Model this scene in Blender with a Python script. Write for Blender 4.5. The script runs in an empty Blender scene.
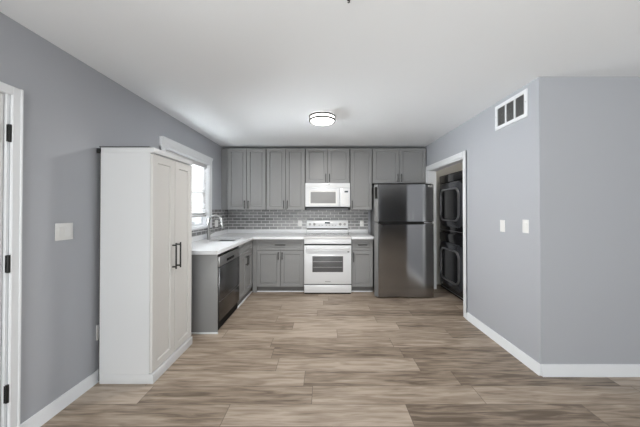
import bpy, bmesh, math
from mathutils import Vector, Matrix
S = bpy.context.scene
C = S.collection
PI = math.pi
F = 262.0                                   # focal length in pixels of the 640 wide frame

# ------------------------------------------------------------------ camera
cam = bpy.data.objects.new('camera', bpy.data.cameras.new('camera'))
C.objects.link(cam)
PITCH = math.radians(0.5)
cam.location = (0, 0, 1.36)
cam.rotation_euler = (PI/2 + PITCH, 0, 0)
cam.data.sensor_width = 36.0
cam.data.lens = F/640*36.0
cam.data.shift_x = -4.0/640
cam.data.shift_y = (209 - F*math.tan(PITCH) - 213.5)/640
cam.data.clip_start = 0.02
S.camera = cam

# ------------------------------------------------------------------ world, lights, exposure
S.view_settings.view_transform = 'Standard'
S.view_settings.look = 'None'
S.view_settings.gamma = 1.0
S.view_settings.use_curve_mapping = False
S.view_settings.exposure = 0.09
w = bpy.data.worlds.new('daylight'); S.world = w; w.use_nodes = True
bg = w.node_tree.nodes['Background']
bg.inputs[0].default_value = (0.93, 0.97, 1.0, 1); bg.inputs[1].default_value = 1.2

def area(name, loc, rot, sx, sy, power, col=(1, 1, 1)):
    l = bpy.data.lights.new(name, 'AREA'); l.shape = 'RECTANGLE'; l.size = sx; l.size_y = sy
    l.energy = power; l.color = col
    o = bpy.data.objects.new(name, l); C.objects.link(o); o.location = loc; o.rotation_euler = rot
    return o
# daylight outside the kitchen window, the window at far right, and two added fills behind the camera that lift the ceiling
kw = area('kitchen_window_daylight', (-2.25, 3.65, 1.62), (0, 0, 0), 1.2, 1.3, 112, (0.95, 0.98, 1.0))
kw.rotation_euler = Vector((3.6, -0.95, -0.12)).to_track_quat('-Z', 'Y').to_euler()
kw.data.spread = math.radians(75)
area('rear_ceiling_fill', (-0.4, -4.1, 0.25), (PI/2+0.6, 0, 0), 3.2, 1.2, 268, (1.0, 0.99, 0.97))  # added fill aimed upward to brighten the ceiling
ky = area('kitchen_yard_bounce', (-2.55, 3.53, 0.75), (0, 0, 0), 1.3, 0.8, 6, (1.0, 0.99, 0.97))
ky.rotation_euler = Vector((0.75, -0.15, 1.15)).to_track_quat('-Z', 'Y').to_euler()
area('right_window_daylight', (4.95, -0.6, 1.5), (0, PI/2, 0), 1.5, 1.8, 24, (0.97, 0.985, 1.0))
area('side_ceiling_fill', (-2.5, -1.2, 0.3), (0, -PI/2-0.6, 0), 1.0, 1.8, 290, (1.0, 0.99, 0.97))  # added fill outside the side window, tilted up at the ceiling
LAMP_WATTS = 24

# ------------------------------------------------------------------ materials
def mat(name, col, rough=0.5, metal=0.0, spec=0.5, coat=0.0, bump=0.0, bscale=60.0, var=0.0, aniso=None):
    m = bpy.data.materials.new(name); m.use_nodes = True
    nt = m.node_tree; n = nt.nodes; b = n['Principled BSDF']
    b.inputs['Base Color'].default_value = (*col, 1)
    b.inputs['Roughness'].default_value = rough
    b.inputs['Metallic'].default_value = metal
    b.inputs['Specular IOR Level'].default_value = spec
    b.inputs['Coat Weight'].default_value = coat
    if bump or var:
        tc = n.new('ShaderNodeTexCoord'); mp = n.new('ShaderNodeMapping')
        nt.links.new(tc.outputs['Object'], mp.inputs['Vector'])
        if aniso: mp.inputs['Scale'].default_value = aniso
        nz = n.new('ShaderNodeTexNoise'); nz.inputs['Scale'].default_value = bscale; nz.inputs['Detail'].default_value = 3
        nt.links.new(mp.outputs[0], nz.inputs['Vector'])
        if bump:
            bp = n.new('ShaderNodeBump'); bp.inputs['Strength'].default_value = bump; bp.inputs['Distance'].default_value = 0.002
            nt.links.new(nz.outputs['Fac'], bp.inputs['Height']); nt.links.new(bp.outputs[0], b.inputs['Normal'])
        if var:
            mx = n.new('ShaderNodeMix'); mx.data_type = 'RGBA'
            mx.inputs[6].default_value = (*[c*(1-var) for c in col], 1)
            mx.inputs[7].default_value = (*[min(1, c*(1+var)) for c in col], 1)
            nt.links.new(nz.outputs['Fac'], mx.inputs[0]); nt.links.new(mx.outputs[2], b.inputs['Base Color'])
    return m

M = {}
M['wall'] = mat('grey_wall_paint', (0.45, 0.465, 0.50), 0.75, spec=0.25, bump=0.12, bscale=180)
M['ceil'] = mat('ceiling_paint', (0.855, 0.878, 0.905), 0.9, spec=0.1, bump=0.1, bscale=140)
M['trim'] = mat('white_trim_paint', (0.82, 0.837, 0.86), 0.4, bump=0.03)
M['closetwall'] = mat('beige_closet_paint', (0.60, 0.58, 0.54), 0.8, spec=0.2, bump=0.1, bscale=150)
M['cab'] = mat('grey_cabinet_paint', (0.288, 0.290, 0.291), 0.42, bump=0.03, bscale=90)
M['cabin'] = mat('cabinet_carcass', (0.10, 0.10, 0.099), 0.6, bump=0.02)  # darkened to deepen the shade in the gaps between doors
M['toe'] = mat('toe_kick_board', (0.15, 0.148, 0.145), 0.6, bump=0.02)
M['pantry'] = mat('white_pantry_laminate', (0.70, 0.71, 0.722), 0.4, bump=0.02, bscale=90)
M['pantrydoor'] = mat('pantry_door_laminate', (0.70, 0.69, 0.672), 0.4, bump=0.02, bscale=90)  # slightly warmer, darker tone than the cabinet body
M['pantrytop'] = mat('dark_edge_board', (0.07, 0.07, 0.07), 0.6, bump=0.02)
M['quartz'] = mat('white_quartz', (0.83, 0.845, 0.865), 0.22, var=0.03, bscale=25)
M['white'] = mat('white_enamel', (0.83, 0.845, 0.865), 0.25, coat=0.2, bump=0.01)
M['whitep'] = mat('white_plastic', (0.82, 0.82, 0.81), 0.35, bump=0.01)
M['greyp'] = mat('light_grey_plastic', (0.42, 0.42, 0.43), 0.35, bump=0.01)
M['ovenglass'] = mat('smoked_oven_glass', (0.12, 0.12, 0.123), 0.35, spec=0.3, bump=0.01)
M['mwglass'] = mat('grey_screened_glass', (0.33, 0.33, 0.33), 0.5, spec=0.3, bump=0.01)
M['cooktop'] = mat('white_ceramic_cooktop', (0.80, 0.80, 0.80), 0.12, coat=0.5, bump=0.005)
M['blk'] = mat('black_plastic', (0.008, 0.008, 0.008), 0.6, spec=0.15, bump=0.02)
M['pull'] = mat('dark_pull_metal', (0.06, 0.06, 0.06), 0.4, metal=0.5, bump=0.01)
M['blkpull'] = mat('black_pull_metal', (0.015, 0.015, 0.015), 0.4, metal=0.2, bump=0.01)
M['bss'] = mat('black_stainless', (0.345, 0.347, 0.352), 0.13, metal=1.0)
_b = M['bss'].node_tree.nodes['Principled BSDF']; _b.inputs['Anisotropic'].default_value = 0.9; _b.inputs['Anisotropic Rotation'].default_value = 0.25
_t = M['bss'].node_tree.nodes.new('ShaderNodeTangent'); _t.direction_type = 'RADIAL'; _t.axis = 'Z'; M['bss'].node_tree.links.new(_t.outputs[0], _b.inputs['Tangent'])
M['bssedge'] = mat('fridge_cabinet_grey', (0.14, 0.14, 0.14), 0.4, metal=0.3, bump=0.02)
M['dedge'] = mat('grey_door_edge', (0.17, 0.17, 0.17), 0.5, metal=0.0, bump=0.01)
M['dw'] = mat('dishwasher_stainless', (0.115, 0.115, 0.118), 0.25, metal=1.0, bump=0.015, bscale=30, aniso=(1, 1, 60))
M['dwtop'] = mat('dishwasher_panel_stainless', (0.32, 0.32, 0.32), 0.3, metal=1.0, bump=0.015, bscale=30, aniso=(60, 60, 1))
M['steel'] = mat('brushed_nickel', (0.42, 0.42, 0.415), 0.3, metal=1.0, bump=0.01, bscale=80)
M['sink'] = mat('sink_stainless', (0.24, 0.24, 0.24), 0.35, metal=1.0, bump=0.01, bscale=80)
M['bronze'] = mat('satin_nickel_ring', (0.035, 0.031, 0.028), 0.55, metal=0.0, spec=0.2, bump=0.01, bscale=80)
M['laundry'] = mat('black_laundry_enamel', (0.012, 0.012, 0.014), 0.18, coat=0.3, bump=0.01)
M['laundry2'] = mat('charcoal_laundry_trim', (0.10, 0.105, 0.12), 0.2, metal=0.6, bump=0.01)
M['lchrome'] = mat('grey_chrome_trim', (0.42, 0.42, 0.44), 0.38, metal=0.9, bump=0.01)
M['hinge'] = mat('black_hinge', (0.02, 0.02, 0.02), 0.4, metal=0.5, bump=0.02)
M['vent'] = mat('vent_louver_metal', (0.34, 0.34, 0.335), 0.6, bump=0.02)  # even mid grey for the louvers
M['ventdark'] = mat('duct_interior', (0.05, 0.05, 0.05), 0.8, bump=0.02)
M['blind'] = mat('white_blind_slat', (0.62, 0.62, 0.62), 0.5, bump=0.02)
M['doorp'] = mat('white_door_paint', (0.72, 0.72, 0.72), 0.4, bump=0.03)
M['ground'] = mat('pale_outdoor_ground', (0.35, 0.35, 0.33), 0.9, var=0.1, bscale=2)

def emis(name, col, strength, base=(0.9, 0.9, 0.9)):
    m = mat(name, base, 0.4)
    b = m.node_tree.nodes['Principled BSDF']
    b.inputs['Emission Color'].default_value = (*col, 1); b.inputs['Emission Strength'].default_value = strength
    return m
M['lamp'] = emis('lit_frosted_diffuser', (1.0, 0.98, 0.95), 4.0)
M['lampside'] = emis('lit_frosted_drum', (1.0, 0.97, 0.93), 4.5)
M['display'] = emis('dim_clock_display', (0.25, 0.6, 0.7), 0.04, (0.03, 0.03, 0.035))

def glass():
    m = bpy.data.materials.new('window_glass'); m.use_nodes = True
    nt = m.node_tree; n = nt.nodes
    n.remove(n['Principled BSDF'])
    t = n.new('ShaderNodeBsdfTransparent'); t.inputs[0].default_value = (0.97, 0.98, 0.98, 1)
    g = n.new('ShaderNodeBsdfGlossy'); g.inputs['Roughness'].default_value = 0.02
    mx = n.new('ShaderNodeMixShader'); mx.inputs[0].default_value = 0.06
    nt.links.new(t.outputs[0], mx.inputs[1]); nt.links.new(g.outputs[0], mx.inputs[2])
    nt.links.new(mx.outputs[0], n['Material Output'].inputs[0])
    return m
M['glass'] = glass()

def tile():
    m = bpy.data.materials.new('grey_brick_tile'); m.use_nodes = True
    nt = m.node_tree; n = nt.nodes; L = nt.links.new; b = n['Principled BSDF']
    ge = n.new('ShaderNodeNewGeometry'); sp = n.new('ShaderNodeSeparateXYZ'); L(ge.outputs['Position'], sp.inputs[0])
    ad = n.new('ShaderNodeMath'); L(sp.outputs['X'], ad.inputs[0]); L(sp.outputs['Y'], ad.inputs[1])
    cb = n.new('ShaderNodeCombineXYZ'); L(ad.outputs[0], cb.inputs['X'])
    z = n.new('ShaderNodeMath'); z.inputs[1].default_value = 0.985; z.operation = 'SUBTRACT'; L(sp.outputs['Z'], z.inputs[0]); L(z.outputs[0], cb.inputs['Y'])
    br = n.new('ShaderNodeTexBrick'); L(cb.outputs[0], br.inputs['Vector'])
    br.inputs['Scale'].default_value = 1.0; br.inputs['Brick Width'].default_value = 0.15; br.inputs['Row Height'].default_value = 0.0535
    br.inputs['Mortar Size'].default_value = 0.0042; br.inputs['Mortar Smooth'].default_value = 0.2; br.inputs['Bias'].default_value = 0.0
    br.inputs['Color1'].default_value = (0.20, 0.20, 0.205, 1); br.inputs['Color2'].default_value = (0.33, 0.33, 0.335, 1)
    br.inputs['Mortar'].default_value = (0.70, 0.70, 0.70, 1)
    L(br.outputs['Color'], b.inputs['Base Color'])
    r = n.new('ShaderNodeMapRange'); r.inputs['To Min'].default_value = 0.22; r.inputs['To Max'].default_value = 0.8
    L(br.outputs['Fac'], r.inputs[0]); L(r.outputs[0], b.inputs['Roughness'])
    bp = n.new('ShaderNodeBump'); bp.invert = True; bp.inputs['Strength'].default_value = 0.5; bp.inputs['Distance'].default_value = 0.003
    L(br.outputs['Fac'], bp.inputs['Height']); L(bp.outputs[0], b.inputs['Normal'])
    return m
M['tile'] = tile()

def planks():
    m = bpy.data.materials.new('greige_oak_planks'); m.use_nodes = True
    nt = m.node_tree; n = nt.nodes; L = nt.links.new; b = n['Principled BSDF']
    PW, PL = 0.188, 1.22
    def math_(op, a, c=None):
        q = n.new('ShaderNodeMath'); q.operation = op
        for i, v in enumerate((a, c)):
            if v is None: continue
            if isinstance(v, (int, float)): q.inputs[i].default_value = v
            else: L(v, q.inputs[i])
        return q.outputs[0]
    ge = n.new('ShaderNodeNewGeometry'); sp = n.new('ShaderNodeSeparateXYZ'); L(ge.outputs['Position'], sp.inputs[0])
    X, Y = sp.outputs['X'], sp.outputs['Y']
    v = math_('DIVIDE', math_('ADD', Y, 0.043), PW); row = math_('FLOOR', v); fv = math_('FRACT', v)
    wn = n.new('ShaderNodeTexWhiteNoise'); wn.noise_dimensions = '1D'; L(row, wn.inputs['W'])
    u = math_('DIVIDE', math_('ADD', X, math_('MULTIPLY', wn.outputs['Value'], PL*3)), PL); col = math_('FLOOR', u); fu = math_('FRACT', u)
    cb = n.new('ShaderNodeCombineXYZ'); L(row, cb.inputs[0]); L(col, cb.inputs[1])
    w2 = n.new('ShaderNodeTexWhiteNoise'); w2.noise_dimensions = '2D'; L(cb.outputs[0], w2.inputs['Vector'])
    rnd = w2.outputs['Value']
    # grain coordinates, stretched along the plank and shifted per plank
    gc = n.new('ShaderNodeCombineXYZ')
    L(math_('ADD', math_('MULTIPLY', X, 2.0), math_('MULTIPLY', rnd, 37.0)), gc.inputs[0]); L(math_('MULTIPLY', Y, 17.0), gc.inputs[1]); L(math_('MULTIPLY', rnd, 11.0), gc.inputs[2])
    n1 = n.new('ShaderNodeTexNoise'); n1.inputs['Scale'].default_value = 1.6; n1.inputs['Detail'].default_value = 5; n1.inputs['Distortion'].default_value = 0.7; L(gc.outputs[0], n1.inputs['Vector'])
    gc2 = n.new('ShaderNodeCombineXYZ')
    L(math_('ADD', math_('MULTIPLY', X, 3.0), math_('MULTIPLY', rnd, 17.0)), gc2.inputs[0]); L(math_('MULTIPLY', Y, 90.0), gc2.inputs[1])
    n2 = n.new('ShaderNodeTexNoise'); n2.inputs['Scale'].default_value = 2.0; n2.inputs['Detail'].default_value = 3; L(gc2.outputs[0], n2.inputs['Vector'])
    g = math_('ADD', math_('MULTIPLY', n1.outputs['Fac'], 0.72), math_('MULTIPLY', n2.outputs['Fac'], 0.28))
    g = math_('ADD', g, math_('MULTIPLY', math_('SUBTRACT', rnd, 0.5), 0.24))
    cr = n.new('ShaderNodeValToRGB'); e = cr.color_ramp.elements
    e[0].position = 0.30; e[0].color = (0.150, 0.112, 0.082, 1)
    e[1].position = 0.67; e[1].color = (0.520, 0.432, 0.350, 1)
    k = cr.color_ramp.elements.new(0.48); k.color = (0.345, 0.272, 0.208, 1)
    L(g, cr.inputs[0])
    # joints between planks
    ev = math_('MULTIPLY', math_('MINIMUM', fv, math_('SUBTRACT', 1.0, fv)), PW)
    eu = math_('MULTIPLY', math_('MINIMUM', fu, math_('SUBTRACT', 1.0, fu)), PL)
    ed = math_('MINIMUM', ev, eu)
    j = n.new('ShaderNodeMapRange'); j.inputs['From Min'].default_value = 0.0008; j.inputs['From Max'].default_value = 0.003; L(ed, j.inputs[0])
    mx = n.new('ShaderNodeMix'); mx.data_type = 'RGBA'; mx.inputs[6].default_value = (0.15, 0.115, 0.09, 1)
    L(j.outputs[0], mx.inputs[0]); L(cr.outputs[0], mx.inputs[7]); L(mx.outputs[2], b.inputs['Base Color'])
    b.inputs['Roughness'].default_value = 0.42; b.inputs['Specular IOR Level'].default_value = 0.4
    bp = n.new('ShaderNodeBump'); bp.inputs['Strength'].default_value = 0.15; bp.inputs['Distance'].default_value = 0.002
    L(math_('ADD', j.outputs[0], math_('MULTIPLY', n2.outputs['Fac'], 0.3)), bp.inputs['Height']); L(bp.outputs[0], b.inputs['Normal'])
    return m
M['floor'] = planks()

# ------------------------------------------------------------------ mesh helpers
def box(bm, x0, x1, y0, y1, z0, z1, bev=0.0, seg=2):
    r = bmesh.ops.create_cube(bm, size=1.0)
    vs = r['verts']
    for v in vs:
        v.co = Vector((x0 + (v.co.x+.5)*(x1-x0), y0 + (v.co.y+.5)*(y1-y0), z0 + (v.co.z+.5)*(z1-z0)))
    if bev:
        es = list({e for v in vs for e in v.link_edges})
        bmesh.ops.bevel(bm, geom=es, offset=bev, segments=seg, affect='EDGES', profile=0.5)
    return bm
def B(*boxes, bev=0.0):
    bm = bmesh.new()
    for b in boxes: box(bm, *b, bev=bev)
    return bm
def cyl(bm, p0, p1, r, r2=None, n=20):
    p0, p1 = Vector(p0), Vector(p1); d = p1-p0
    m = Matrix.Translation((p0+p1)/2) @ d.to_track_quat('Z', 'Y').to_matrix().to_4x4()
    bmesh.ops.create_cone(bm, cap_ends=True, segments=n, radius1=r, radius2=r if r2 is None else r2, depth=d.length, matrix=m)
    return bm
def tube(bm, pts, r, n=14):
    pts = [Vector(p) for p in pts]; rings = []
    ref = None
    for i, p in enumerate(pts):
        t = (pts[min(i+1, len(pts)-1)] - pts[max(i-1, 0)]).normalized()
        if ref is None: ref = t.orthogonal().normalized()
        ref = (ref - t*ref.dot(t)).normalized(); s = t.cross(ref)
        rr = r[i] if isinstance(r, (list, tuple)) else r
        rings.append([bm.verts.new(p + rr*(math.cos(2*PI*k/n)*ref + math.sin(2*PI*k/n)*s)) for k in range(n)])
    for a, b in zip(rings, rings[1:]):
        for k in range(n): bm.faces.new((a[k], a[(k+1) % n], b[(k+1) % n], b[k]))
    bm.faces.new(rings[0][::-1]); bm.faces.new(rings[-1])
    return bm
def lathe(bm, prof, n=48, c=(0, 0, 0)):
    rings = []
    for r, z in prof:
        if r < 1e-6: rings.append([bm.verts.new((c[0], c[1], c[2]+z))])
        else: rings.append([bm.verts.new((c[0]+r*math.cos(2*PI*k/n), c[1]+r*math.sin(2*PI*k/n), c[2]+z)) for k in range(n)])
    for a, b in zip(rings, rings[1:]):
        for k in range(n):
            f = [a[k % len(a)], a[(k+1) % len(a)], b[(k+1) % len(b)], b[k % len(b)]]
            f = list(dict.fromkeys(f))
            if len(f) > 2: bm.faces.new(f)
    return bm
def grid_plate(us, vs, solid, to3, thick):
    """faces over the grid cells where solid(u,v), pushed out by the vector thick: one clean solid with holes"""
    bm = bmesh.new(); V = {}
    def vert(i, j):
        if (i, j) not in V: V[(i, j)] = bm.verts.new(to3(us[i], vs[j]))
        return V[(i, j)]
    for i in range(len(us)-1):
        for j in range(len(vs)-1):
            if solid((us[i]+us[i+1])/2, (vs[j]+vs[j+1])/2):
                bm.faces.new((vert(i, j), vert(i+1, j), vert(i+1, j+1), vert(i, j+1)))
    r = bmesh.ops.extrude_face_region(bm, geom=bm.faces[:])
    bmesh.ops.translate(bm, vec=Vector(thick), verts=[g for g in r['geom'] if isinstance(g, bmesh.types.BMVert)])
    bmesh.ops.dissolve_limit(bm, angle_limit=0.01, verts=bm.verts[:], edges=bm.edges[:])
    return bm
def rrect(x0, x1, z0, z1, r, n=8):
    pts = []
    for cx, cz, a in ((x1-r, z1-r, 0), (x0+r, z1-r, PI/2), (x0+r, z0+r, PI), (x1-r, z0+r, 1.5*PI)):
        for k in range(n+1):
            t = a + PI/2*k/n
            pts.append((cx + r*math.cos(t), cz + r*math.sin(t)))
    return pts
def loft(bm, loops, cap0=True, cap1=True):
    R = [[bm.verts.new(p) for p in l] for l in loops]; n = len(R[0])
    for a, b in zip(R, R[1:]):
        for k in range(n): bm.faces.new((a[k], a[(k+1) % n], b[(k+1) % n], b[k]))
    if cap0: bm.faces.new(R[0][::-1])
    if cap1: bm.faces.new(R[-1])
    return bm
def shaker(bm, x0, x1, z0, z1, y=0.0, t=0.019, st=0.058, rec=0.012):
    """frame-and-panel front facing -y whose face lies at y"""
    c = 0.0025
    def rect(i, yy): return [(x0+i, yy, z0+i), (x1-i, yy, z0+i), (x1-i, yy, z1-i), (x0+i, yy, z1-i)]
    return loft(bm, [rect(0, y+t), rect(0, y+c), rect(c, y), rect(st, y), rect(st+0.003, y+rec+0.004), rect(st+0.009, y+rec+0.004), rect(st+0.012, y+rec)])
def pull_v(bm, x, z0, z1, y, r=0.007):
    cyl(bm, (x, y-0.03, z0), (x, y-0.03, z1), r)
    for z in (z0+0.014, z1-0.014): cyl(bm, (x, y+0.0005, z), (x, y-0.03, z), r*0.9)
    return bm
def pull_h(bm, x0, x1, z, y, r=0.007):
    cyl(bm, (x0, y-0.03, z), (x1, y-0.03, z), r)
    for x in (x0+0.014, x1-0.014): cyl(bm, (x, y+0.0005, z), (x, y-0.03, z), r*0.9)
    return bm
def obj(name, bm, m, parent=None, label=None):
    bmesh.ops.recalc_face_normals(bm, faces=bm.faces[:])
    me = bpy.data.meshes.new(name); bm.to_mesh(me); bm.free()
    me.materials.append(M[m] if isinstance(m, str) else m)
    for p in me.polygons: p.use_smooth = True
    me.set_sharp_from_angle(angle=math.radians(35))
    o = bpy.data.objects.new(name, me); C.objects.link(o)
    if parent: o.parent = parent
    if label: o['label'] = label
    return o
def thing(name, label, cat, loc=(0, 0, 0), rz=0.0, group=None):
    o = bpy.data.objects.new(name, None); C.objects.link(o); o.empty_display_size = 0.1
    o.location = loc; o.rotation_euler = (0, 0, rz); o['label'] = label; o['category'] = cat
    if group: o['group'] = group
    return o
def struct(name, bm, m, parent=None):
    o = obj(name, bm, m, parent)
    if not parent: o['kind'] = 'structure'
    return o

# ------------------------------------------------------------------ the room
XL, XR, XF = -1.79, 1.772, 4.6
YB, YR, YC = 4.84, -3.2, 2.15           # back wall, wall behind the camera, wall facing the camera at right
ZC = 2.45
T = 0.14
struct('floor', B((XL-T, XF+T, YR-T, YB+T, -0.1, 0)), 'floor')
struct('ceiling', B((XL-T, XF+T, YR-T, YB+T, ZC, ZC+0.1)), 'ceil')
# openings
WY0, WY1, WZ0, WZ1 = 2.93, 4.05, 1.10, 2.045         # kitchen window
DY0, DY1, DZ = 0.73, 1.488, 2.03                    # white door at left
SY0, SY1, SZ0, SZ1 = -2.0, -0.4, 0.5, 2.1           # unseen side window behind the camera, added to let light in
OY0, OY1, OZ = F/79, F/58.5, 2.02                   # laundry opening
def hole(*hs): return lambda u, v: not any(a < u < b and c < v < d for a, b, c, d in hs)
struct('wall_left', grid_plate(sorted([YR-T, SY0, SY1, DY0, DY1, WY0, WY1, YB+T]), sorted([0, SZ0, SZ1, DZ, WZ0, WZ1, ZC]),
       hole((WY0, WY1, WZ0, WZ1), (DY0, DY1, -1, DZ), (SY0, SY1, SZ0, SZ1)), lambda u, v: (XL, u, v), (-T, 0, 0)), 'wall')
struct('wall_back', B((XL, 2.95, YB, YB+T, 0, ZC)), 'wall')
struct('wall_right', grid_plate([YC+T, OY0, OY1, YB], [0, OZ, ZC], hole((OY0, OY1, -1, OZ)), lambda u, v: (XR, u, v), (T, 0, 0)), 'wall')
struct('wall_front_right', B((XR, XF, YC, YC+T, 0, ZC)), 'wall')
FY0, FY1, FZ0, FZ1 = -1.5, 0.3, 0.75, 2.1           # window on the far right wall
struct('wall_far_right', grid_plate([YR-T, FY0, FY1, YC+T], [0, FZ0, FZ1, ZC], hole((FY0, FY1, FZ0, FZ1)), lambda u, v: (XF, u, v), (T, 0, 0)), 'wall')
RX0, RX1, RZ1 = -1.7, 1.1, 2.1  # unseen rear window, added and placed for the light it lets in
AX0, AX1, AY = 2.05, 4.45, -6.5                     # opening to an unseen room, added to keep the refrigerator's reflection dark
struct('wall_rear', grid_plate([XL, RX0, RX1, AX0, AX1, XF], [0, 0.06, RZ1, 2.25, ZC], hole((RX0, RX1, 0.06, RZ1), (AX0, AX1, -1, 2.25)), lambda u, v: (u, YR, v), (0, -T, 0)), 'wall')
struct('wall_added_room_left', B((AX0-T-0.05, AX0-0.05, AY, YR-T, 0, ZC)), 'wall')
struct('wall_added_room_right', B((XF, XF+T, AY, YR-T, 0, ZC)), 'wall')
struct('wall_added_room_rear', B((AX0-T, XF+T, AY-T, AY, 0, ZC)), 'wall')
struct('floor_added_room', B((AX0-T-0.05, XF+T, AY-T, YR-T, -0.1, 0)), 'floor')
struct('ceiling_added_room', B((AX0-T-0.05, XF+T, AY-T, YR-T, ZC, ZC+0.1)), 'ceil')
# laundry closet shell
struct('wall_closet_back', B((2.81, 2.95, 3.05, YB, 0, ZC)), 'closetwall')
struct('wall_closet_near', B((XR+T, 2.81, 3.05, 3.15, 0, ZC)), 'closetwall')
struct('wall_closet_far', B((XR+T, 2.81, YB-0.1, YB, 0, ZC)), 'closetwall')

def base(name, pts, h=0.09, t=0.014):
    """baseboard with a shoe along a straight run; pts = two points, room on the left-hand side"""
    (ax, ay), (bx, by) = pts
    a, b = Vector((ax, ay, 0)), Vector((bx, by, 0)); d = (b-a).normalized(); nrm = Vector((-d.y, d.x, 0))
    prof = [(0, 0), (0.019, 0), (0.018, 0.012), (t, 0.018), (t, h-0.012), (t-0.006, h), (0, h)]
    bm = bmesh.new()
    loft(bm, [[p + nrm*u + Vector((0, 0, z)) for u, z in prof] for p in (a, b)])
    struct(name, bm, 'trim')
base('baseboard_left', ((XL, 2.795), (XL, F/168.0-0.016)))
base('baseboard_left_near', ((XL, DY0-0.07), (XL, YR)))
base('baseboard_right', ((XR, YC), (XR, OY0-0.075)))
base('baseboard_front_right', ((XF-0.03, YC), (XR, YC)), 0.095)

# window casing with a stepped head, apron-less stool
def casing(name, y0, y1, z0, z1, wd, x, sgn, sides=True, t=0.018):
    """flat casing on a wall of constant x; sgn = direction into the room"""
    bm = bmesh.new()
    def bx(a, b, c, d, th): box(bm, *sorted((x, x+sgn*th)), a, b, c, d, bev=0.003, seg=1)
    bx(y0-wd, y0, z0, z1+wd, t); bx(y1, y1+wd, z0, z1+wd, t); bx(y0, y1, z1, z1+wd, t)
    bx(y0-wd, y0-wd+0.012, z0, z1+wd, t+0.006); bx(y1+wd-0.012, y1+wd, z0, z1+wd, t+0.006)
    return bm, bx
bm, bx = casing('trim_window', WY0, WY1, WZ0-0.02, WZ1, 0.085, XL, 1)
# crown moulding along the head: one profile run from end to end
prof = [(0.0, 0.0), (0.022, 0.0), (0.022, 0.03), (0.030, 0.036), (0.030, 0.048), (0.034, 0.060), (0.042, 0.082), (0.044, 0.092), (0.044, 0.104), (0.0, 0.104)]
loft(bm, [[(XL+u, y, WZ1+0.005+z) for u, z in prof] for y in (WY0-0.088, WY1+0.068)])
bx(WY0-0.085, WY1+0.085, WZ0-0.03, WZ0, 0.030)
# white boards lining the reveal
xr = XL-T+0.056
box(bm, xr, XL+0.001, WY0+0.0003, WY0+0.008, WZ0, WZ1); box(bm, xr, XL+0.001, WY1-0.008, WY1-0.0003, WZ0, WZ1)
box(bm, xr, XL+0.001, WY0+0.008, WY1-0.008, WZ1-0.002, WZ1-0.0003); box(bm, xr, XL+0.001, WY0+0.008, WY1-0.008, WZ0+0.0003, WZ0+0.010)
struct('trim_window', bm, 'trim')
bm, bx = casing('trim_door', DY0, DY1, 0, DZ-0.02, 0.050, XL, 1, t=0.017)
struct('trim_door', bm, 'trim')
bm, bx = casing('trim_laundry', OY0, OY1, 0, OZ, 0.07, XR, -1, t=0.016)
# jamb boards lining the opening
box(bm, XR+0.0005, XR+T, OY0, OY0+0.018, 0, OZ); box(bm, XR+0.0005, XR+T, OY1-0.018, OY1, 0, OZ); box(bm, XR+0.0005, XR+T, OY0+0.018, OY1-0.018, OZ-0.018, OZ)
struct('trim_laundry_opening', bm, 'trim')

# kitchen window: frame, two sashes' rails, glass
def window(name, y0, y1, z0, z1, x, depth=0.05):
    bm = bmesh.new(); f = 0.05
    zm = z0 + 0.5*(z1-z0)
    for a, b, c, d in ((y0, y0+f, z0, z1), (y1-f, y1, z0, z1), (y0+f, y1-f, z0, z0+f), (y0+f, y1-f, z1-f, z1), (y0+f, y1-f, zm-0.02, zm+0.02)):
        box(bm, x, x+depth, a, b, c, d, bev=0.003, seg=1)
    o = struct(name, bm, 'trim')
    obj('window_pane', B((x+0.02, x+0.026, y0+f, y1-f, z0+f, zm-0.02), (x+0.02, x+0.026, y0+f, y1-f, zm+0.02, z1-f)), 'glass', o)
    return o
w1 = window('window_1', WY0, WY1, WZ0, WZ1, XL-T+0.005)
obj('sash_lock', B((XL-T+0.055, XL-T+0.075, 3.70, 3.76, WZ0+0.05, WZ0+0.075), bev=0.004), 'greyp', w1)
window('window_added_side', SY0, SY1, SZ0, SZ1, XL-T+0.03)
window('window_4', FY0, FY1, FZ0, FZ1, XF+T-0.08)
bm = bmesh.new()
for a, b, c, d in ((RX0, RX0+0.06, 0.06, RZ1), (RX1-0.06, RX1, 0.06, RZ1), (RX0+0.06, RX1-0.06, 0.06, 0.13), (RX0+0.06, RX1-0.06, RZ1-0.06, RZ1), (-0.33, -0.27, 0.13, RZ1-0.06)):
    box(bm, a, b, YR-0.09, YR-0.04, c, d, bev=0.003, seg=1)
w3 = struct('window_added_rear', bm, 'trim')
obj('window_pane', B((RX0+0.06, -0.33, YR-0.07, YR-0.064, 0.13, RZ1-0.06), (-0.27, RX1-0.06, YR-0.07, YR-0.064, 0.13, RZ1-0.06)), 'glass', w3)

# white door at the left edge of the view
bm = bmesh.new()
box(bm, XL-0.050, XL-0.014, DY0+0.004, DY1-0.016, 0.008, DZ-0.022, bev=0.002, seg=1)
for z0, z1 in ((0.2, 0.95), (1.1, 1.85)):
    for y0, y1 in ((DY0+0.11, DY0+0.34), (DY0+0.42, DY0+0.65)):
        box(bm, XL-0.015, XL-0.010, y0, y1, z0, z1, bev=0.002, seg=1)
        box(bm, XL-0.015, XL-0.006, y0+0.03, y1-0.03, z0+0.03, z1-0.03, bev=0.003, seg=1)
d1 = struct('door_1', bm, 'doorp')
for z in (1.79, 1.05, 0.32):
    bm = bmesh.new(); cyl(bm, (XL+0.008, DY1-0.006, z-0.05), (XL+0.008, DY1-0.006, z+0.05), 0.0075)
    box(bm, XL-0.003, XL+0.004, DY1-0.0135, DY1-0.0125, z-0.048, z+0.048)
    obj('hinge', bm, 'hinge', d1)
bm = bmesh.new()
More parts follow.
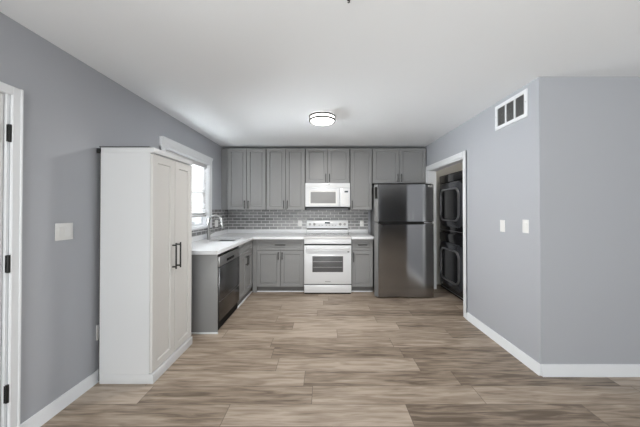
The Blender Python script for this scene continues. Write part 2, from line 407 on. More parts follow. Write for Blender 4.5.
cyl(bm, (XL-0.014, DY0+0.07, 0.95), (XL+0.03, DY0+0.07, 0.95), 0.012); bmesh.ops.create_uvsphere(bm, u_segments=20, v_segments=12, radius=0.028, matrix=Matrix.Translation((XL+0.045, DY0+0.07, 0.95)))
obj('door_knob', bm, 'hinge', d1)
bm = bmesh.new()
box(bm, XL-T, XL-0.0005, DY1-0.012, DY1-0.0005, 0, DZ-0.0005); box(bm, XL-T, XL-0.0005, DY0+0.0005, DY0+0.003, 0, DZ-0.0005); box(bm, XL-T, XL-0.0005, DY0+0.003, DY1-0.012, DZ-0.018, DZ-0.0005)
struct('trim_door_jamb', bm, 'trim')
# ground outside
struct('ground', B((-30, 30, -30, 30, -0.25, -0.15)), 'ground')

# ------------------------------------------------------------------ blind in the kitchen window
bl = thing('window_blind', 'white slatted blind half covering the kitchen window above the sink', 'blind', (XL-0.045, (WY0+WY1)/2, WZ0))
hw = (WY1-WY0)/2 - 0.012
obj('headrail', B((-0.03, 0.03, -hw, hw, WZ1-WZ0-0.062, WZ1-WZ0-0.003), bev=0.004), 'blind', bl)
bm = bmesh.new(); zb = 0.155; zt = WZ1-WZ0-0.075; ns = 19
for i in range(ns):
    z = zb + 0.03 + (zt-zb-0.03)*i/(ns-1); a = -0.72; ca, sa = math.cos(a)*0.024, math.sin(a)*0.024
    loft(bm, [[(-ca, y, z+sa+0.0012), (0, y, z+0.004), (ca, y, z-sa+0.0012), (ca, y, z-sa-0.0012), (0, y, z+0.0016), (-ca, y, z+sa-0.0012)] for y in (-hw, hw)])
obj('slats', bm, 'blind', bl)
obj('bottom_rail', B((-0.025, 0.025, -hw, hw, zb-0.012, zb+0.012), bev=0.004), 'blind', bl)
for y in (-hw*0.72, 0, hw*0.72):
    bm = bmesh.new(); box(bm, 0.026, 0.0275, y-0.004, y+0.004, zb, zt); obj('ladder_tape', bm, 'blind', bl)

# ------------------------------------------------------------------ pantry cabinet
PW = F/98.6 - F/128
pn = thing('pantry_cabinet', 'tall white two-door pantry cabinet with black bar handles against the left wall', 'cabinet', (-1.338, F/128, 0), PI/2)
D_ = 0.408
bm = B((0, PW, 0.021, D_, 0.0745, 1.8025)); obj('body', bm, 'pantry', pn)
obj('top_panel', B((0, PW, -0.006, D_, 1.803, 1.842), bev=0.0015), 'pantry', pn)
obj('top_edge_band', B((-0.002, PW+0.002, 0.03, D_+0.012, 1.8425, 1.850)), 'pantrytop', pn, 'dark edge strip along the cabinet top')
obj('plinth', B((0, PW, -0.010, D_, 0.0, 0.074), bev=0.002), 'pantry', pn)
hwid = PW/2
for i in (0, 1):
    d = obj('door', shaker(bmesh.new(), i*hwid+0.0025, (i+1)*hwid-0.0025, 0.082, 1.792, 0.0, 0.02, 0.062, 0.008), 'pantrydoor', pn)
    xh = hwid + (-0.035 if i == 0 else 0.035)
    bm = bmesh.new()
    box(bm, xh-0.006, xh+0.006, -0.038, -0.028, 0.83, 1.06, bev=0.002)
    for z in (0.85, 1.04): box(bm, xh-0.005, xh+0.005, -0.03, 0.0005, z-0.006, z+0.006)
    obj('handle', bm, 'blkpull', d, 'black bar handle')
obj('back_board', B((0.002, PW-0.002, D_, D_+0.008, 0.02, 1.80)), 'pantrytop', pn, 'dark back board')
obj('wall_bracket', B((0.004, 0.03, D_+0.009, D_+0.040, 1.80, 1.838), bev=0.004), 'blkpull', pn, 'small dark bracket at the back top corner')

# ------------------------------------------------------------------ cabinets
def doors(parent, x0, x1, z0, z1, n, handle=None, st=0.055, g=0.007, hs=('in',)):
    """n frame-and-panel doors over x0..x1; handle = (zlow, zhigh) for vertical pulls at the inner edge"""
    wd = (x1-x0)/n
    for i in range(n):
        a, b = x0+i*wd+g/2, x0+(i+1)*wd-g/2
        d = obj('door', shaker(bmesh.new(), a, b, z0, z1, 0, 0.019, st), 'cab', parent)
        if handle:
            if n == 2: xh = b-0.028 if i == 0 else a+0.028
            else: xh = a+0.028 if hs[0] == 'left' else b-0.028
            obj('handle', pull_v(bmesh.new(), xh, handle[0], handle[1], 0), 'pull', d, 'dark bar handle')
YU = F/58.1                             # face of the wall cabinets
UD = YB - 0.0015 - YU
def upper(label, x0, x1, z0, n, handle, filler=None, hs=('left',), z1=2.412):
    t = thing('wall_cabinet', label, 'cabinet', (x0, YU, z0), 0, 'grey wall cabinets')
    wd = x1-x0; h = z1-z0
    obj('carcass', B((0.0012, wd-0.0012, 0.0195, UD, 0, h)), 'cabin', t)
    doors(t, 0.005, wd-0.005, 0.003, h-0.006, n, handle, hs=hs)
    if filler: obj('filler_strip', B((filler[0]-x0, filler[1]-x0, 0.05, 0.08, 0, h)), 'cab', t)
    return t
ZU = 1.345
upper('grey two-door wall cabinet nearest the left wall, beside the window', -1.668, -0.998, ZU, 2, (0.02, 0.16), filler=(XL+0.002, -1.668))
upper('grey two-door wall cabinet between the corner cabinet and the microwave', -0.998, -0.322, ZU, 2, (0.02, 0.16))
upper('short grey two-door wall cabinet right above the microwave', -0.322, 0.447, 1.803, 2, (0.02, 0.16))
upper('narrow grey single-door wall cabinet right of the microwave', 0.447, 0.832, ZU, 1, (0.02, 0.16), hs=('left',))
upper('short grey two-door wall cabinet above the refrigerator', 0.832, 1.762, 1.800, 2, (0.02, 0.16))

ZK = 0.092; ZT = 0.862                   # bottom and top of the base cabinet fronts
YF = F/61.3                             # face of the base cabinets on the back wall
XS = -1.165                             # face of the left run
BD = YB - 0.0015 - YF
def base_carcass(t, x0, x1, depth, toe=True):
    obj('carcass', B((x0+0.001, x1-0.001, 0.0195, depth, ZK, 0.873)), 'cabin', t)
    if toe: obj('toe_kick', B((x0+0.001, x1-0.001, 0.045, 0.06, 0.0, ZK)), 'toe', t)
def drawer(t, x0, x1, z0, z1, hx0, hx1, st=0.035):
    d = obj('drawer', shaker(bmesh.new(), x0+0.002, x1-0.002, z0, z1, 0, 0.019, st, 0.010), 'cab', t)
    obj('handle', pull_h(bmesh.new(), hx0, hx1, (z0+z1)/2, 0), 'pull', d, 'dark bar handle')
# back run, left of the range
x0, x1 = -1.095, -0.326
t = thing('base_cabinet', 'grey base cabinet with one drawer over two doors, left of the range', 'cabinet', (0, YF, 0), 0, 'grey base cabinets')
base_carcass(t, x0, x1, BD)
drawer(t, x0, x1, 0.690, ZT, (x0+x1)/2-0.085, (x0+x1)/2+0.085, 0.042)
doors(t, x0, x1, ZK+0.003, 0.684, 2, (0.54, 0.66))
obj('filler_strip', B((-1.163, -1.097, 0.006, 0.03, 0.0, 0.873)), 'cab', t)
# back run, right of the range
x0, x1 = 0.449, 0.800
t = thing('base_cabinet', 'narrow grey base cabinet with drawer between the range and the refrigerator', 'cabinet', (0, YF, 0), 0, 'grey base cabinets')
base_carcass(t, x0, x1, BD)
drawer(t, x0, x1, 0.690, ZT, (x0+x1)/2-0.075, (x0+x1)/2+0.075, 0.042)
doors(t, x0, x1, ZK+0.003, 0.684, 1, (0.50, 0.66), hs=('left',))
# left run: sink base (local x runs away from the camera)
ya, yb = F/73.0, YF - 0.004
t = thing('sink_cabinet', 'grey two-door sink cabinet beyond the dishwasher, under the sink', 'cabinet', (XS, 0, 0), PI/2, 'grey base cabinets')
SD = XS - XL - 0.002
bm = bmesh.new()
box(bm, ya+0.001, yb, 0.0195, SD, ZK, 0.60); box(bm, ya+0.001, ya+0.018, 0.0195, SD, 0.60, 0.873); box(bm, yb-0.018, yb, 0.0195, SD, 0.60, 0.873); box(bm, ya+0.018, yb-0.018, 0.0195, 0.035, 0.60, 0.873)
obj('carcass', bm, 'cabin', t)
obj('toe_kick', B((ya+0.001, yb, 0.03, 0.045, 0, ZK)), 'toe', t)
obj('false_drawer_front', shaker(bmesh.new(), ya+0.003, yb-0.003, 0.690, ZT, 0, 0.019, 0.042, 0.010), 'cab', t)
doors(t, ya+0.001, yb-0.002, ZK+0.003, 0.684, 2, (0.52, 0.66))
# left run: end panel facing the camera
yp = F/91.3
t = thing('end_panel', 'plain dark grey panel closing the near end of the counter run beside the dishwasher', 'panel', (XL, yp, 0))
obj('board', B((0.002, XS-XL, 0, 0.019, 0.0, 0.873), bev=0.0015), 'cab', t)
obj('shoe_moulding', B((0.03, XS-XL+0.012, -0.013, -0.0005, 0.0, 0.018), bev=0.004), 'trim', t, 'white shoe moulding along the floor')
# white shoe mouldings along the toe kicks
bm = bmesh.new(); box(bm, XS-0.029, XS-0.012, ya, YF+0.028, 0, 0.018, bev=0.004); struct('trim_shoe_left_run', bm, 'trim')
bm = bmesh.new(); box(bm, XS-0.011, -0.33, YF+0.029, YF+0.044, 0, 0.018, bev=0.004); struct('trim_shoe_back_run', bm, 'trim')
bm = bmesh.new(); box(bm, 0.450, 0.799, YF+0.029, YF+0.044, 0, 0.018, bev=0.004); struct('trim_shoe_range_side', bm, 'trim')

# dishwasher
dw0, dw1 = yp+0.0235, ya-0.002
t = thing('dishwasher', 'dark stainless dishwasher at the near end of the left counter run', 'dishwasher', (XS, 0, 0), PI/2)
obj('body', B((dw0, dw1, 0.03, 0.58, 0.012, 0.868)), 'blk', t)
d = obj('door', B((dw0+0.008, dw1-0.003, -0.012, 0.029, 0.115, 0.715), bev=0.004), 'dw', t)
obj('control_panel', B((dw0+0.008, dw1-0.003, -0.012, 0.029, 0.718, 0.835), bev=0.004), 'dwtop', t, 'lighter grey control panel')
mid = (dw0+dw1)/2
obj('pocket_handle', B((mid-0.13, mid+0.13, -0.0135, 0.0, 0.742, 0.775), bev=0.002), 'blk', t, 'black recessed handle slot')
obj('badge', B((dw1-0.17, dw1-0.13, -0.0135, 0.0, 0.752, 0.775), bev=0.002), 'steel', t, 'bright badge')
obj('kick_plate', B((dw0+0.008, dw1-0.003, 0.014, 0.029, 0.012, 0.112)), 'blk', t)
obj('door_trim', B((dw0+0.009, dw1-0.004, -0.0135, 0.0, 0.33, 0.336)), 'dwtop', t)

# ------------------------------------------------------------------ countertops, sink, faucet
ZS0, ZS1 = 0.875, 0.915
SX0, SX1, SYa, SYb = -1.62, -1.25, 3.625, 4.08
yn = F/94.0; xe = -1.13; ye = F/62.5
t = thing('countertop', 'white L-shaped countertop with undermount sink along window and range', 'countertop', (0, 0, ZS0))
def L_solid(u, v):
    return ((u < xe) or (v > ye)) and not (SX0 < u < SX1 and SYa < v < SYb)
bm = grid_plate([XL+0.002, SX0, SX1, xe, -0.326], [yn, SYa, SYb, ye, YB-0.002], L_solid, lambda u, v: (u, v, 0), (0, 0, ZS1-ZS0))
obj('slab', bm, 'quartz', t)
obj('upstand', B((XL+0.002, XL+0.021, yn, YB-0.002, ZS1-ZS0+0.0005, 0.110), (XL+0.021, -0.326, YB-0.021, YB-0.002, ZS1-ZS0+0.0005, 0.110)), 'quartz', t)
t = thing('countertop', 'small white countertop piece between the range and the refrigerator', 'countertop', (0, 0, ZS0))
obj('slab', B((0.446, 0.808, ye, YB-0.002, 0, ZS1-ZS0), bev=0.002), 'quartz', t)
obj('upstand', B((0.446, 0.808, YB-0.021, YB-0.002, ZS1-ZS0+0.0005, 0.110), bev=0.002), 'quartz', t)
# sink basin
t = thing('sink', 'stainless undermount sink set into the white countertop below the window', 'sink', (0, 0, 0))
def lp(i, z, r): return [(x, y, z) for x, y in rrect(SX0+i, SX1-i, SYa+i, SYb-i, r)]
bm = bmesh.new()
loft(bm, [lp(-0.02, 0.8735, 0.04), lp(-0.004, 0.8735, 0.04), lp(0.0, 0.72, 0.05), lp(0.035, 0.690, 0.05), lp(0.05, 0.687, 0.05)], cap0=False)
r = bmesh.ops.solidify(bm, geom=bm.faces[:], thickness=-0.0012)
obj('basin', bm, 'sink', t)
bm = bmesh.new(); lathe(bm, [(0, 0.004), (0.02, 0.003), (0.04, 0.006), (0.045, 0.001), (0.0, 0.0)], 24, ((SX0+SX1)/2, (SYa+SYb)/2, 0.690)); obj('drain', bm, 'steel', t)
# faucet
fx, fy = -1.685, 3.83
t = thing('faucet', 'tall brushed gooseneck faucet rising behind the sink', 'faucet', (fx, fy, ZS1))
bm = bmesh.new(); lathe(bm, [(0, 0), (0.028, 0), (0.028, 0.006), (0.023, 0.012), (0.021, 0.11), (0.0165, 0.118), (0, 0.119)], 28); obj('body', bm, 'steel', t)
R = 0.098
pts = [(0, 0, 0.11), (0, 0, 0.18)] + [(R-R*math.cos(a), 0, 0.255 + R*math.sin(a)) for a in [PI*k/18 for k in range(0, 18)]] + [(2*R+0.003, 0, 0.245)]
obj('spout', tube(bmesh.new(), pts, 0.0145), 'steel', t)
bm = bmesh.new(); tube(bm, [(2*R+0.003, 0, 0.246), (2*R+0.006, 0, 0.21), (2*R+0.010, 0, 0.165), (2*R+0.010, 0, 0.160)], [0.0155, 0.018, 0.020, 0.017]); obj('spray_head', bm, 'steel', t)
bm = bmesh.new(); cyl(bm, (0.0, 0.018, 0.075), (0.0, 0.045, 0.075), 0.015); tube(bm, [(0, 0.04, 0.075), (0.02, 0.055, 0.085), (0.065, 0.06, 0.105)], [0.008, 0.007, 0.006]); obj('lever', bm, 'steel', t)

# backsplash tiles
t = obj('tile_backsplash', B((-1.7815, 0.812, YB-0.0095, YB-0.0005, 0.9865, 1.3435)), 'tile')
bm = bmesh.new(); bm.from_mesh(t.data)
box(bm, XL+0.0005, XL+0.0085, 2.80, YB-0.001, 0.9865, WZ0-0.032)
box(bm, XL+0.0005, XL+0.0085, WY1+0.098, YB-0.001, WZ0-0.032, 1.3505)
bm.to_mesh(t.data); bm.free()
t['label'] = 'grey brick tile backsplash with pale grout above the white countertop'; t['category'] = 'backsplash'

# ------------------------------------------------------------------ range
t = thing('range', 'white electric range with oven window between the grey base cabinets', 'stove', (0.06, F/62.3, 0))
RD = YB - F/62.3 - 0.022; h = 0.378
obj('body', B((-h, h, 0.03, RD, 0.03, 0.885), bev=0.003), 'white', t)
obj('cooktop', B((-h-0.001, h+0.001, -0.018, RD-0.045, 0.886, 0.915), bev=0.005), 'cooktop', t)
for bx_, by_, r in ((-0.19, 0.16, 0.10), (0.19, 0.16, 0.08), (-0.19, 0.42, 0.08), (0.19, 0.42, 0.10)):
    n = 40; bm = bmesh.new()
    loft(bm, [[(bx_+q*math.cos(2*PI*k/n), by_+q*math.sin(2*PI*k/n), z) for k in range(n)] for q, z in ((r-0.004, 0.9152), (r, 0.9152), (r, 0.9156), (r-0.004, 0.9156))], False, False)
    obj('burner_ring', bm, 'greyp', t, 'thin grey burner outline')
obj('front_lip', B((-h, h, -0.006, 0.029, 0.800, 0.885), bev=0.004), 'white', t)
obj('lip_gap', B((-h+0.004, h-0.004, 0.010, 0.029, 0.770, 0.799)), 'blk', t, 'black gap above the oven door')
dr = obj('oven_door', B((-h, h, -0.012, 0.029, 0.160, 0.776), bev=0.005), 'white', t)
obj('oven_window', B((-0.245, 0.245, -0.0145, 0.0, 0.352, 0.606), bev=0.002), 'ovenglass', dr, 'dark smoked oven window')
for z in (0.43, 0.52):
    obj('oven_rack_line', B((-0.235, 0.235, -0.0152, -0.004, z-0.003, z+0.003)), 'greyp', dr, 'pale rack line behind the oven glass')
bm = bmesh.new(); tube(bm, [(-0.335, -0.010, 0.735), (-0.33, -0.045, 0.735), (-0.30, -0.056, 0.735), (0, -0.060, 0.735), (0.30, -0.056, 0.735), (0.33, -0.045, 0.735), (0.335, -0.010, 0.735)], 0.014); obj('handle', bm, 'white', dr)
obj('emblem', B((-0.045, 0.045, -0.0135, 0.0, 0.196, 0.208), bev=0.001), 'greyp', dr, 'small grey emblem')
obj('latch_dot', B((0.315, 0.345, -0.0135, 0.0, 0.667, 0.682), bev=0.001), 'blk', dr)
obj('storage_drawer', B((-h, h, -0.010, 0.029, 0.022, 0.146), bev=0.005), 'white', t)
obj('drawer_gap', B((-h+0.002, h-0.002, 0.006, 0.029, 0.147, 0.159)), 'blk', t, 'dark gap above the storage drawer')
obj('foot_rail', B((-h+0.01, h-0.01, 0.004, 0.03, 0.0, 0.021)), 'blk', t)
# raised control panel at the back
bm = bmesh.new()
loft(bm, [[(x, RD-0.052, 0.9155), (x, RD-0.052, 0.985), (x, RD, 0.985), (x, RD, 0.9155)] for x in (-h+0.002, h-0.002)]); obj('backguard_base', bm, 'white', t)
obj('vent_slot', B((-h+0.01, h-0.01, RD-0.050, RD, 0.9855, 1.0115)), 'blk', t, 'black vent slot')
bm = bmesh.new()
loft(bm, [[(x, RD-0.070, 1.012), (x, RD-0.058, 1.150), (x, RD-0.048, 1.162), (x, RD, 1.162), (x, RD, 1.012)] for x in (-h+0.002, h-0.002)])
bg_ = obj('control_panel', bm, 'white', t)
yk = RD-0.064
for x in (-0.315, -0.235, 0.235, 0.315):
    bm = bmesh.new(); cyl(bm, (x, yk+0.006, 1.085), (x, yk-0.022, 1.083), 0.026, 0.021, 24); box(bm, x-0.005, x+0.005, yk-0.030, yk-0.015, 1.062, 1.104, bev=0.002)
    k = obj('knob', bm, 'greyp', bg_, 'grey control knob')
    bm = bmesh.new(); cyl(bm, (x, yk+0.003, 1.085), (x, yk-0.004, 1.0845), 0.031, n=24); obj('knob_dial', bm, 'whitep', bg_)
obj('clock_display', B((-0.045, 0.05, yk-0.003, yk+0.02, 1.095, 1.125), bev=0.001), 'display', bg_, 'small dark clock display')
for i in range(6):
    x = -0.145 + i*0.055 + (0.0 if i < 2 else 0.02)
    obj('button', B((x-0.014, x+0.014, yk-0.003, yk+0.02, 1.06, 1.072), bev=0.001), 'greyp', bg_)

# ------------------------------------------------------------------ microwave
t = thing('microwave', 'white over-the-range microwave mounted under the short grey cabinet', 'microwave', (0.0625, F/59.0, 1.372))
MD = YB - F/59.0 - 0.012; h = 0.379; H = 0.428
obj('body', B((-h, h, 0.03, MD, 0.020, H), bev=0.003), 'white', t)
obj('vent_grille', B((-h, h, 0.004, 0.029, 0.345, H), bev=0.003), 'white', t)
bm = bmesh.new()
for i in range(4): box(bm, -h+0.02, h-0.02, 0.002, 0.006, 0.358+0.008*i, 0.361+0.008*i)
obj('vent_louvers', bm, 'whitep', t)
dr = obj('door', B((-h, 0.205, -0.006, 0.029, 0.030, 0.342), bev=0.004), 'white', t)
obj('door_window', B((-0.29, 0.135, -0.0085, 0.0, 0.085, 0.275), bev=0.003), 'mwglass', dr, 'grey screened window')
bm = bmesh.new()
o_, i_ = rrect(-0.315, 0.158, 0.062, 0.298, 0.022), rrect(-0.293, 0.138, 0.082, 0.278, 0.012)
loft(bm, [[(x, -0.005, z) for x, z in o_], [(x, -0.0095, z) for x, z in o_], [(x, -0.0095, z) for x, z in i_], [(x, -0.005, z) for x, z in i_]], False, False)
obj('window_frame', bm, 'whitep', dr)
bm = bmesh.new(); box(bm, 0.172, 0.192, -0.040, -0.026, 0.05, 0.325, bev=0.005)
for z in (0.065, 0.31): box(bm, 0.175, 0.189, -0.030, -0.005, z-0.01, z+0.01)
obj('handle', bm, 'white', dr)
cp = obj('control_panel', B((0.209, h, -0.004, 0.029, 0.030, 0.342), bev=0.004), 'white', t)
obj('clock_display', B((0.285, 0.345, -0.006, 0.0, 0.268, 0.296), bev=0.001), 'display', cp, 'dark clock display')
for r_ in range(6):
    for c_ in range(3):
        x, z = 0.250+0.042*c_, 0.235-0.032*r_
        obj('button', B((x-0.014, x+0.014, -0.0055, 0.0, z-0.009, z+0.009), bev=0.001), 'whitep', cp)
obj('emblem', B((-0.035, 0.035, 0.002, 0.01, 0.398, 0.410), bev=0.001), 'lchrome', t, 'small pale emblem')
obj('underside_filter', B((-h+0.01, h-0.01, 0.004, MD-0.02, 0.0, 0.0195)), 'blk', t, 'dark underside')

# ------------------------------------------------------------------ refrigerator
fx0, fx1 = 0.830, 1.667
t = thing('refrigerator', 'black stainless top-freezer refrigerator beside the laundry opening', 'refrigerator', (fx0, F/65.6, 0), -0.020)
W = fx1-fx0; FD = YB - F/65.4 - 0.03
obj('cabinet', B((0.004, W-0.004, 0.085, FD, 0.03, 1.722), bev=0.006), 'bssedge', t)
def fdoor(z0, z1, name):
    bm = bmesh.new()
    # very slightly crowned front
    n = 14; loops = []
    prof = [(0.0, 0.080), (0.0, 0.010), (0.008, 0.004)] + [(0.010+(W-0.022)*k/n, 0.004-0.0006*math.sin(PI*k/n)) for k in range(1, n)] + [(W-0.008, 0.004), (W, 0.012), (W, 0.080)]
    loft(bm, [[(x, y, z) for x, y in prof] for z in (z0, z1)])
    o = obj(name, bm, 'bss', t)
    e = bmesh.new(); loft(e, [[(x, y, z) for x, y in ((-0.052, 0.085), (-0.052, 0.058), (-0.045, 0.045), (-0.0008, 0.011), (-0.0008, 0.085))] for z in (z0, z1)])
    obj('edge_trim', e, 'dedge', o, 'grey slanted edge of the door')
    return o
zg = 1.36-14.0/65.4
fr = fdoor(zg+0.024, 1.736, 'freezer_door'); lo = fdoor(0.022, zg-0.010, 'fridge_door')
obj('door_gap', B((0.01, W-0.01, 0.03, 0.084, zg-0.0095, zg+0.0235)), 'blk', t, 'black gap between the two doors')
bm = bmesh.new()
loft(bm, [[(x, y, z) for x, z in ((0.0, zg+0.0235), (W-0.03, zg+0.0235), (W-0.05, zg+0.004), (W-0.16, zg-0.020), (0.05, zg-0.028), (0.02, zg-0.010))] for y in (0.0005, -0.003)])
obj('pocket_grip', bm, 'blk', lo, 'black grip strip along the top of the lower door')
obj('hinge_cap', B((W-0.15, W-0.02, -0.004, 0.02, zg-0.004, zg+0.014), bev=0.004), 'lchrome', lo, 'grey hinge cover')
bm = bmesh.new()
loft(bm, [[(-0.042, 0.048, z), (-0.012, 0.024, z), (-0.016, 0.0135, z), (-0.0475, 0.0390, z)] for z in (1.52, 1.70)])
obj('side_grip', bm, 'blk', fr, 'black recessed grip in the door edge')
bm = bmesh.new(); cyl(bm, (W-0.075, 0.006, 1.710), (W-0.075, -0.0015, 1.710), 0.010); box(bm, W-0.058, W-0.052, -0.0015, 0.006, 1.701, 1.719); box(bm, W-0.058, W-0.044, -0.0015, 0.006, 1.701, 1.706); box(bm, W-0.038, W-0.020, -0.0015, 0.006, 1.714, 1.719); box(bm, W-0.038, W-0.033, -0.0015, 0.006, 1.701, 1.719); box(bm, W-0.038, W-0.020, -0.0015, 0.006, 1.701, 1.706); box(bm, W-0.025, W-0.020, -0.0015, 0.006, 1.701, 1.711)
obj('badge', bm, 'whitep', fr, 'small silver badge')
obj('base_grille', B((0.01, W-0.01, 0.05, 0.084, 0.006, 0.030)), 'blk', t)
for x in (0.06, W-0.06):
    for y in (0.13, FD-0.06):
        bm = bmesh.new(); cyl(bm, (x, y, 0.0), (x, y, 0.031), 0.02); obj('foot', bm, 'blk', t)
for x in (W-0.06,):
    obj('top_hinge', B((x-0.05, x+0.04, 0.03, 0.14, 1.7365, 1.748), bev=0.003), 'blk', t)

# ------------------------------------------------------------------ stacked laundry machines
def laundry(name, label, cat, z, top):
    Wd, H, Dp = 0.82, 0.955, 0.72
    t = thing(name, label, cat, (2.0, 4.565, z), -PI/2, 'stacked laundry machines')
    obj('body', B((0, Wd, 0.02, Dp, 0.0, H), bev=0.012), 'laundry', t)
    bm = bmesh.new()
    o1 = rrect(0.03, Wd-0.03, 0.10, H-0.15, 0.14); o2 = rrect(0.05, Wd-0.05, 0.12, H-0.17, 0.13)
    loft(bm, [[(x, 0.0195, zz) for x, zz in o1], [(x, 0.002, zz) for x, zz in o1], [(x, -0.008, zz) for x, zz in o2]])
    d = obj('door', bm, 'laundry2', t)
    def ring(name, a, ra, wd, y0, y1, m, lab=None):
        bm = bmesh.new()
        P = [rrect(a+q, Wd-a-q, 0.09+a+q, H-0.14-a-q, max(0.02, ra-q)) for q in (0, wd)]
        loft(bm, [[(x, y0, zz) for x, zz in P[0]], [(x, y1, zz) for x, zz in P[0]], [(x, y1, zz) for x, zz in P[1]], [(x, y0, zz) for x, zz in P[1]]], False, False)
        return obj(name, bm, m, d, lab)
    ring('door_ring', 0.105, 0.12, 0.022, -0.0075, -0.030, 'lchrome', 'grey chrome ring round the door')
    bm = bmesh.new(); P = rrect(0.135, Wd-0.135, 0.225, H-0.275, 0.09)
    loft(bm, [[(x, -0.007, zz) for x, zz in P], [(x, -0.016, zz) for x, zz in P]]); obj('door_glass', bm, 'laundry', d, 'black door glass')
    c = obj('control_panel', B((0.015, Wd-0.015, 0.006, 0.0195, H-0.135, H-0.012), bev=0.004), 'laundry', t)
    obj('kick_strip', B((0.02, Wd-0.02, 0.012, 0.0195, 0.035, 0.041)), 'lchrome', t)
    return t
wsh = laundry('washing_machine', 'black washing machine at the bottom of the stack in the laundry closet', 'washing machine', 0.018, False)
for x in (0.07, 0.75):
    for y in (0.08, 0.65):
        bm = bmesh.new(); cyl(bm, (x, y, -0.018), (x, y, 0.004), 0.022); obj('foot', bm, 'blk', wsh)
laundry('clothes_dryer', 'black clothes dryer stacked on top of the washing machine in the closet', 'clothes dryer', 0.975, True)

# ------------------------------------------------------------------ unseen bulb added to brighten the laundry closet
t = thing('closet_fill_lamp', 'small unseen bulb added on the laundry closet ceiling to brighten it', 'ceiling light', (1.985, 3.50, ZC))
bm = bmesh.new(); lathe(bm, [(0, -0.001), (0.05, -0.001), (0.05, -0.02), (0.03, -0.03), (0, -0.03)]); obj('base', bm, 'whitep', t)
bm = bmesh.new(); bmesh.ops.create_uvsphere(bm, u_segments=20, v_segments=12, radius=0.03, matrix=Matrix.Translation((0, 0, -0.058))); obj('bulb', bm, emis('closet_fill_glow', (1.0, 0.95, 0.88), 220.0), t)
# ------------------------------------------------------------------ ceiling light
LY = F/85.8
t = thing('ceiling_light', 'round lit flush ceiling light with two metal rings', 'ceiling light', (-0.02, LY, ZC))
bm = bmesh.new(); lathe(bm, [(0, -0.001), (0.12, -0.001), (0.12, -0.006), (0, -0.006)]); obj('mounting_plate', bm, 'whitep', t)
bm = bmesh.new(); lathe(bm, [(0, -0.0062), (0.139, -0.0062), (0.141, -0.010), (0.141, -0.055), (0, -0.0555)]); obj('drum', bm, 'lampside', t, 'glowing white drum')
for z in (-0.006, -0.050):
    bm = bmesh.new(); lathe(bm, [(0.1415, z), (0.153, z), (0.156, z-0.004), (0.156, z-0.013), (0.153, z-0.017), (0.1415, z-0.017), (0.1415, z)]); obj('metal_ring', bm, 'bronze', t, 'satin metal ring')
for a in (0.4, 0.4+2*PI/3, 0.4+4*PI/3):
    bm = bmesh.new(); cyl(bm, (0.150*math.cos(a), 0.150*math.sin(a), -0.0225), (0.150*math.cos(a), 0.150*math.sin(a), -0.0505), 0.003, n=8); obj('ring_post', bm, 'bronze', t)
bm = bmesh.new(); lathe(bm, [(0.139, -0.0557)] + [(0.139*math.cos(q), -0.060-0.036*math.sin(q)) for q in [PI/2*k/10 for k in range(0, 10)]] + [(0, -0.096)]); obj('diffuser', bm, 'lamp', t, 'glowing white dome')
pl = bpy.data.lights.new('ceiling_light_bulb', 'AREA'); pl.shape = 'DISK'; pl.size = 0.26; pl.energy = LAMP_WATTS; pl.color = (1, 0.97, 0.93)
po = bpy.data.objects.new('ceiling_light_bulb', pl); C.objects.link(po); po.location = (-0.02, LY, ZC-0.105)

t = thing('ceiling_finial', 'tiny dark hook of a ceiling fixture above the view, at the very top of the picture', 'finial', (0.128, 1.350, ZC))  # stands for the finial of a fixture mostly out of view
bm = bmesh.new(); lathe(bm, [(0, -0.0005), (0.010, -0.0005), (0.010, -0.003), (0.004, -0.005), (0, -0.005)], 20); obj('base', bm, 'hinge', t)
bm = bmesh.new(); tube(bm, [(0.0, 0, -0.004), (0.0, 0, -0.010), (0.005, 0, -0.013), (0.005, 0, -0.017), (0.0, 0, -0.020), (-0.005, 0, -0.017)], 0.0022, 8); obj('finial', bm, 'hinge', t)
# ------------------------------------------------------------------ return-air grille high on the right wall
gy0, gy1, gz0, gz1 = F/115.6, F/97.5, 2.165, 2.408
gw, gh = gy1-gy0, gz1-gz0
t = thing('air_vent', 'white framed return-air grille high on the right wall near the ceiling', 'vent', (XR-0.001, gy1, gz0), -PI/2)
fr_ = 0.032
bm = bmesh.new()
for a, b, c, d in ((0, gw, 0, fr_), (0, gw, gh-fr_, gh), (0, fr_, fr_, gh-fr_), (gw-fr_, gw, fr_, gh-fr_)):
    box(bm, a, b, -0.012, 0.0, c, d)
obj('frame', bm, 'trim', t)
cw = (gw-2*fr_)/3
for i in (1, 2):
    obj('divider', B((fr_+i*cw-0.008, fr_+i*cw+0.008, -0.010, -0.001, fr_, gh-fr_)), 'trim', t)
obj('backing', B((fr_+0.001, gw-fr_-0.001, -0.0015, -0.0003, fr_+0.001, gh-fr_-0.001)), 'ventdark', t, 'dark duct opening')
for i in range(3):
    bm = bmesh.new(); xa, xb = fr_+i*cw+0.009*(i > 0), fr_+(i+1)*cw-0.009*(i < 2)
    for k in range(16):
        z = fr_+0.008+k*(gh-2*fr_-0.012)/16
        loft(bm, [[(x, -0.0095, z), (x, -0.0088, z+0.0008), (x, -0.002, z+0.008), (x, -0.0027, z+0.0072)] for x in (xa+0.001, xb-0.001)])
    obj('louvers', bm, 'vent', t, 'grey louvers')
for x in (0.014, gw-0.014):
    bm = bmesh.new(); cyl(bm, (x, -0.0115, gh*0.55), (x, -0.0145, gh*0.55), 0.004, n=10); obj('screw', bm, 'greyp', t)

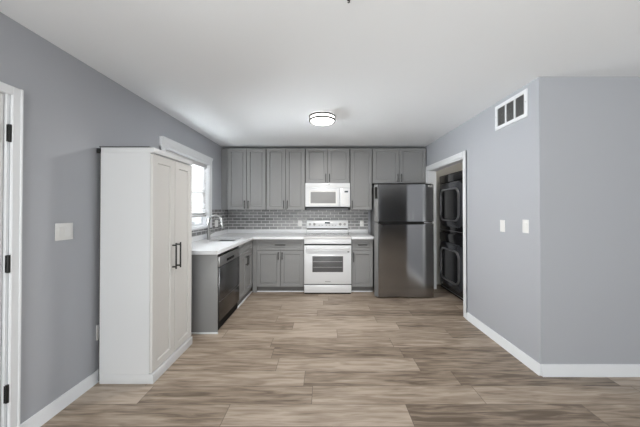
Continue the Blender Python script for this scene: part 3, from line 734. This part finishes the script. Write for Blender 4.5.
# ------------------------------------------------------------------ switches and outlets (local: plate faces -y, centre at the origin)
def plate(name, label, cat, loc, rz, kind, gangs=1, group=None):
    t = thing(name, label, cat, loc, rz, group)
    wd = 0.035 if gangs == 1 else 0.062
    obj('cover_plate', B((-wd, wd, -0.006, -0.0008, -0.0585, 0.0585), bev=0.0025), 'whitep', t)
    for gx in ((0,) if gangs == 1 else (-0.023, 0.023)):
        if kind == 'rocker':
            bm = bmesh.new(); loft(bm, [[(x, y, z) for y, z in ((-0.0055, -0.033), (-0.0085, -0.033), (-0.0068, 0.0), (-0.0110, 0.033), (-0.0055, 0.033))] for x in (gx-0.0165, gx+0.0165)])
            obj('rocker', bm, 'whitep', t)
        elif kind == 'outlet':
            for z in (-0.02, 0.02):
                bm = bmesh.new(); P = rrect(gx-0.0165, gx+0.0165, z-0.0145, z+0.0145, 0.008, 5)
                loft(bm, [[(x, -0.0055, zz) for x, zz in P], [(x, -0.0085, zz) for x, zz in P]]); so = obj('receptacle', bm, 'whitep', t)
                obj('slots', B((gx-0.008, gx-0.006, -0.0089, -0.008, z-0.003, z+0.006), (gx+0.006, gx+0.008, -0.0089, -0.008, z-0.003, z+0.006)), 'blk', so)
        elif kind == 'blank':
            for z in (-0.042, 0.042):
                bm = bmesh.new(); cyl(bm, (gx, -0.0055, z), (gx, -0.0072, z), 0.0035, n=12); obj('screw', bm, 'whitep', t)
    return t
plate('light_switch', 'white double rocker switch on the left wall beside the white door', 'light switch', (XL, F/145.2, 1.205), PI/2, 'rocker', 2)
plate('power_outlet', 'white outlet low on the left wall half hidden behind the pantry cabinet', 'outlet', (XL, F/127.8+0.05, 0.385), PI/2, 'outlet')
plate('cover_plate', 'white blank plate on the right wall, farther from the wall corner', 'wall plate', (XR, F/100.9, 1.193), -PI/2, 'blank')
plate('light_switch', 'white single rocker switch on the right wall near the wall corner', 'light switch', (XR, F/113.9, 1.208), -PI/2, 'rocker')
YT = YB-0.0095
plate('power_outlet', 'white outlet on the tile backsplash left of the range', 'outlet', (-24.0/54.1, YT, 1.36-14.2/54.1), 0, 'outlet')
plate('power_outlet', 'white outlet on the tile backsplash right of the range', 'outlet', (37.7/54.1, YT, 1.36-14.2/54.1), 0, 'outlet')
plate('wall_switch', 'white double plate on the tiled left wall behind the faucet', 'light switch', (XL+0.0085, 4.34, 1.12), PI/2, 'rocker', 2)
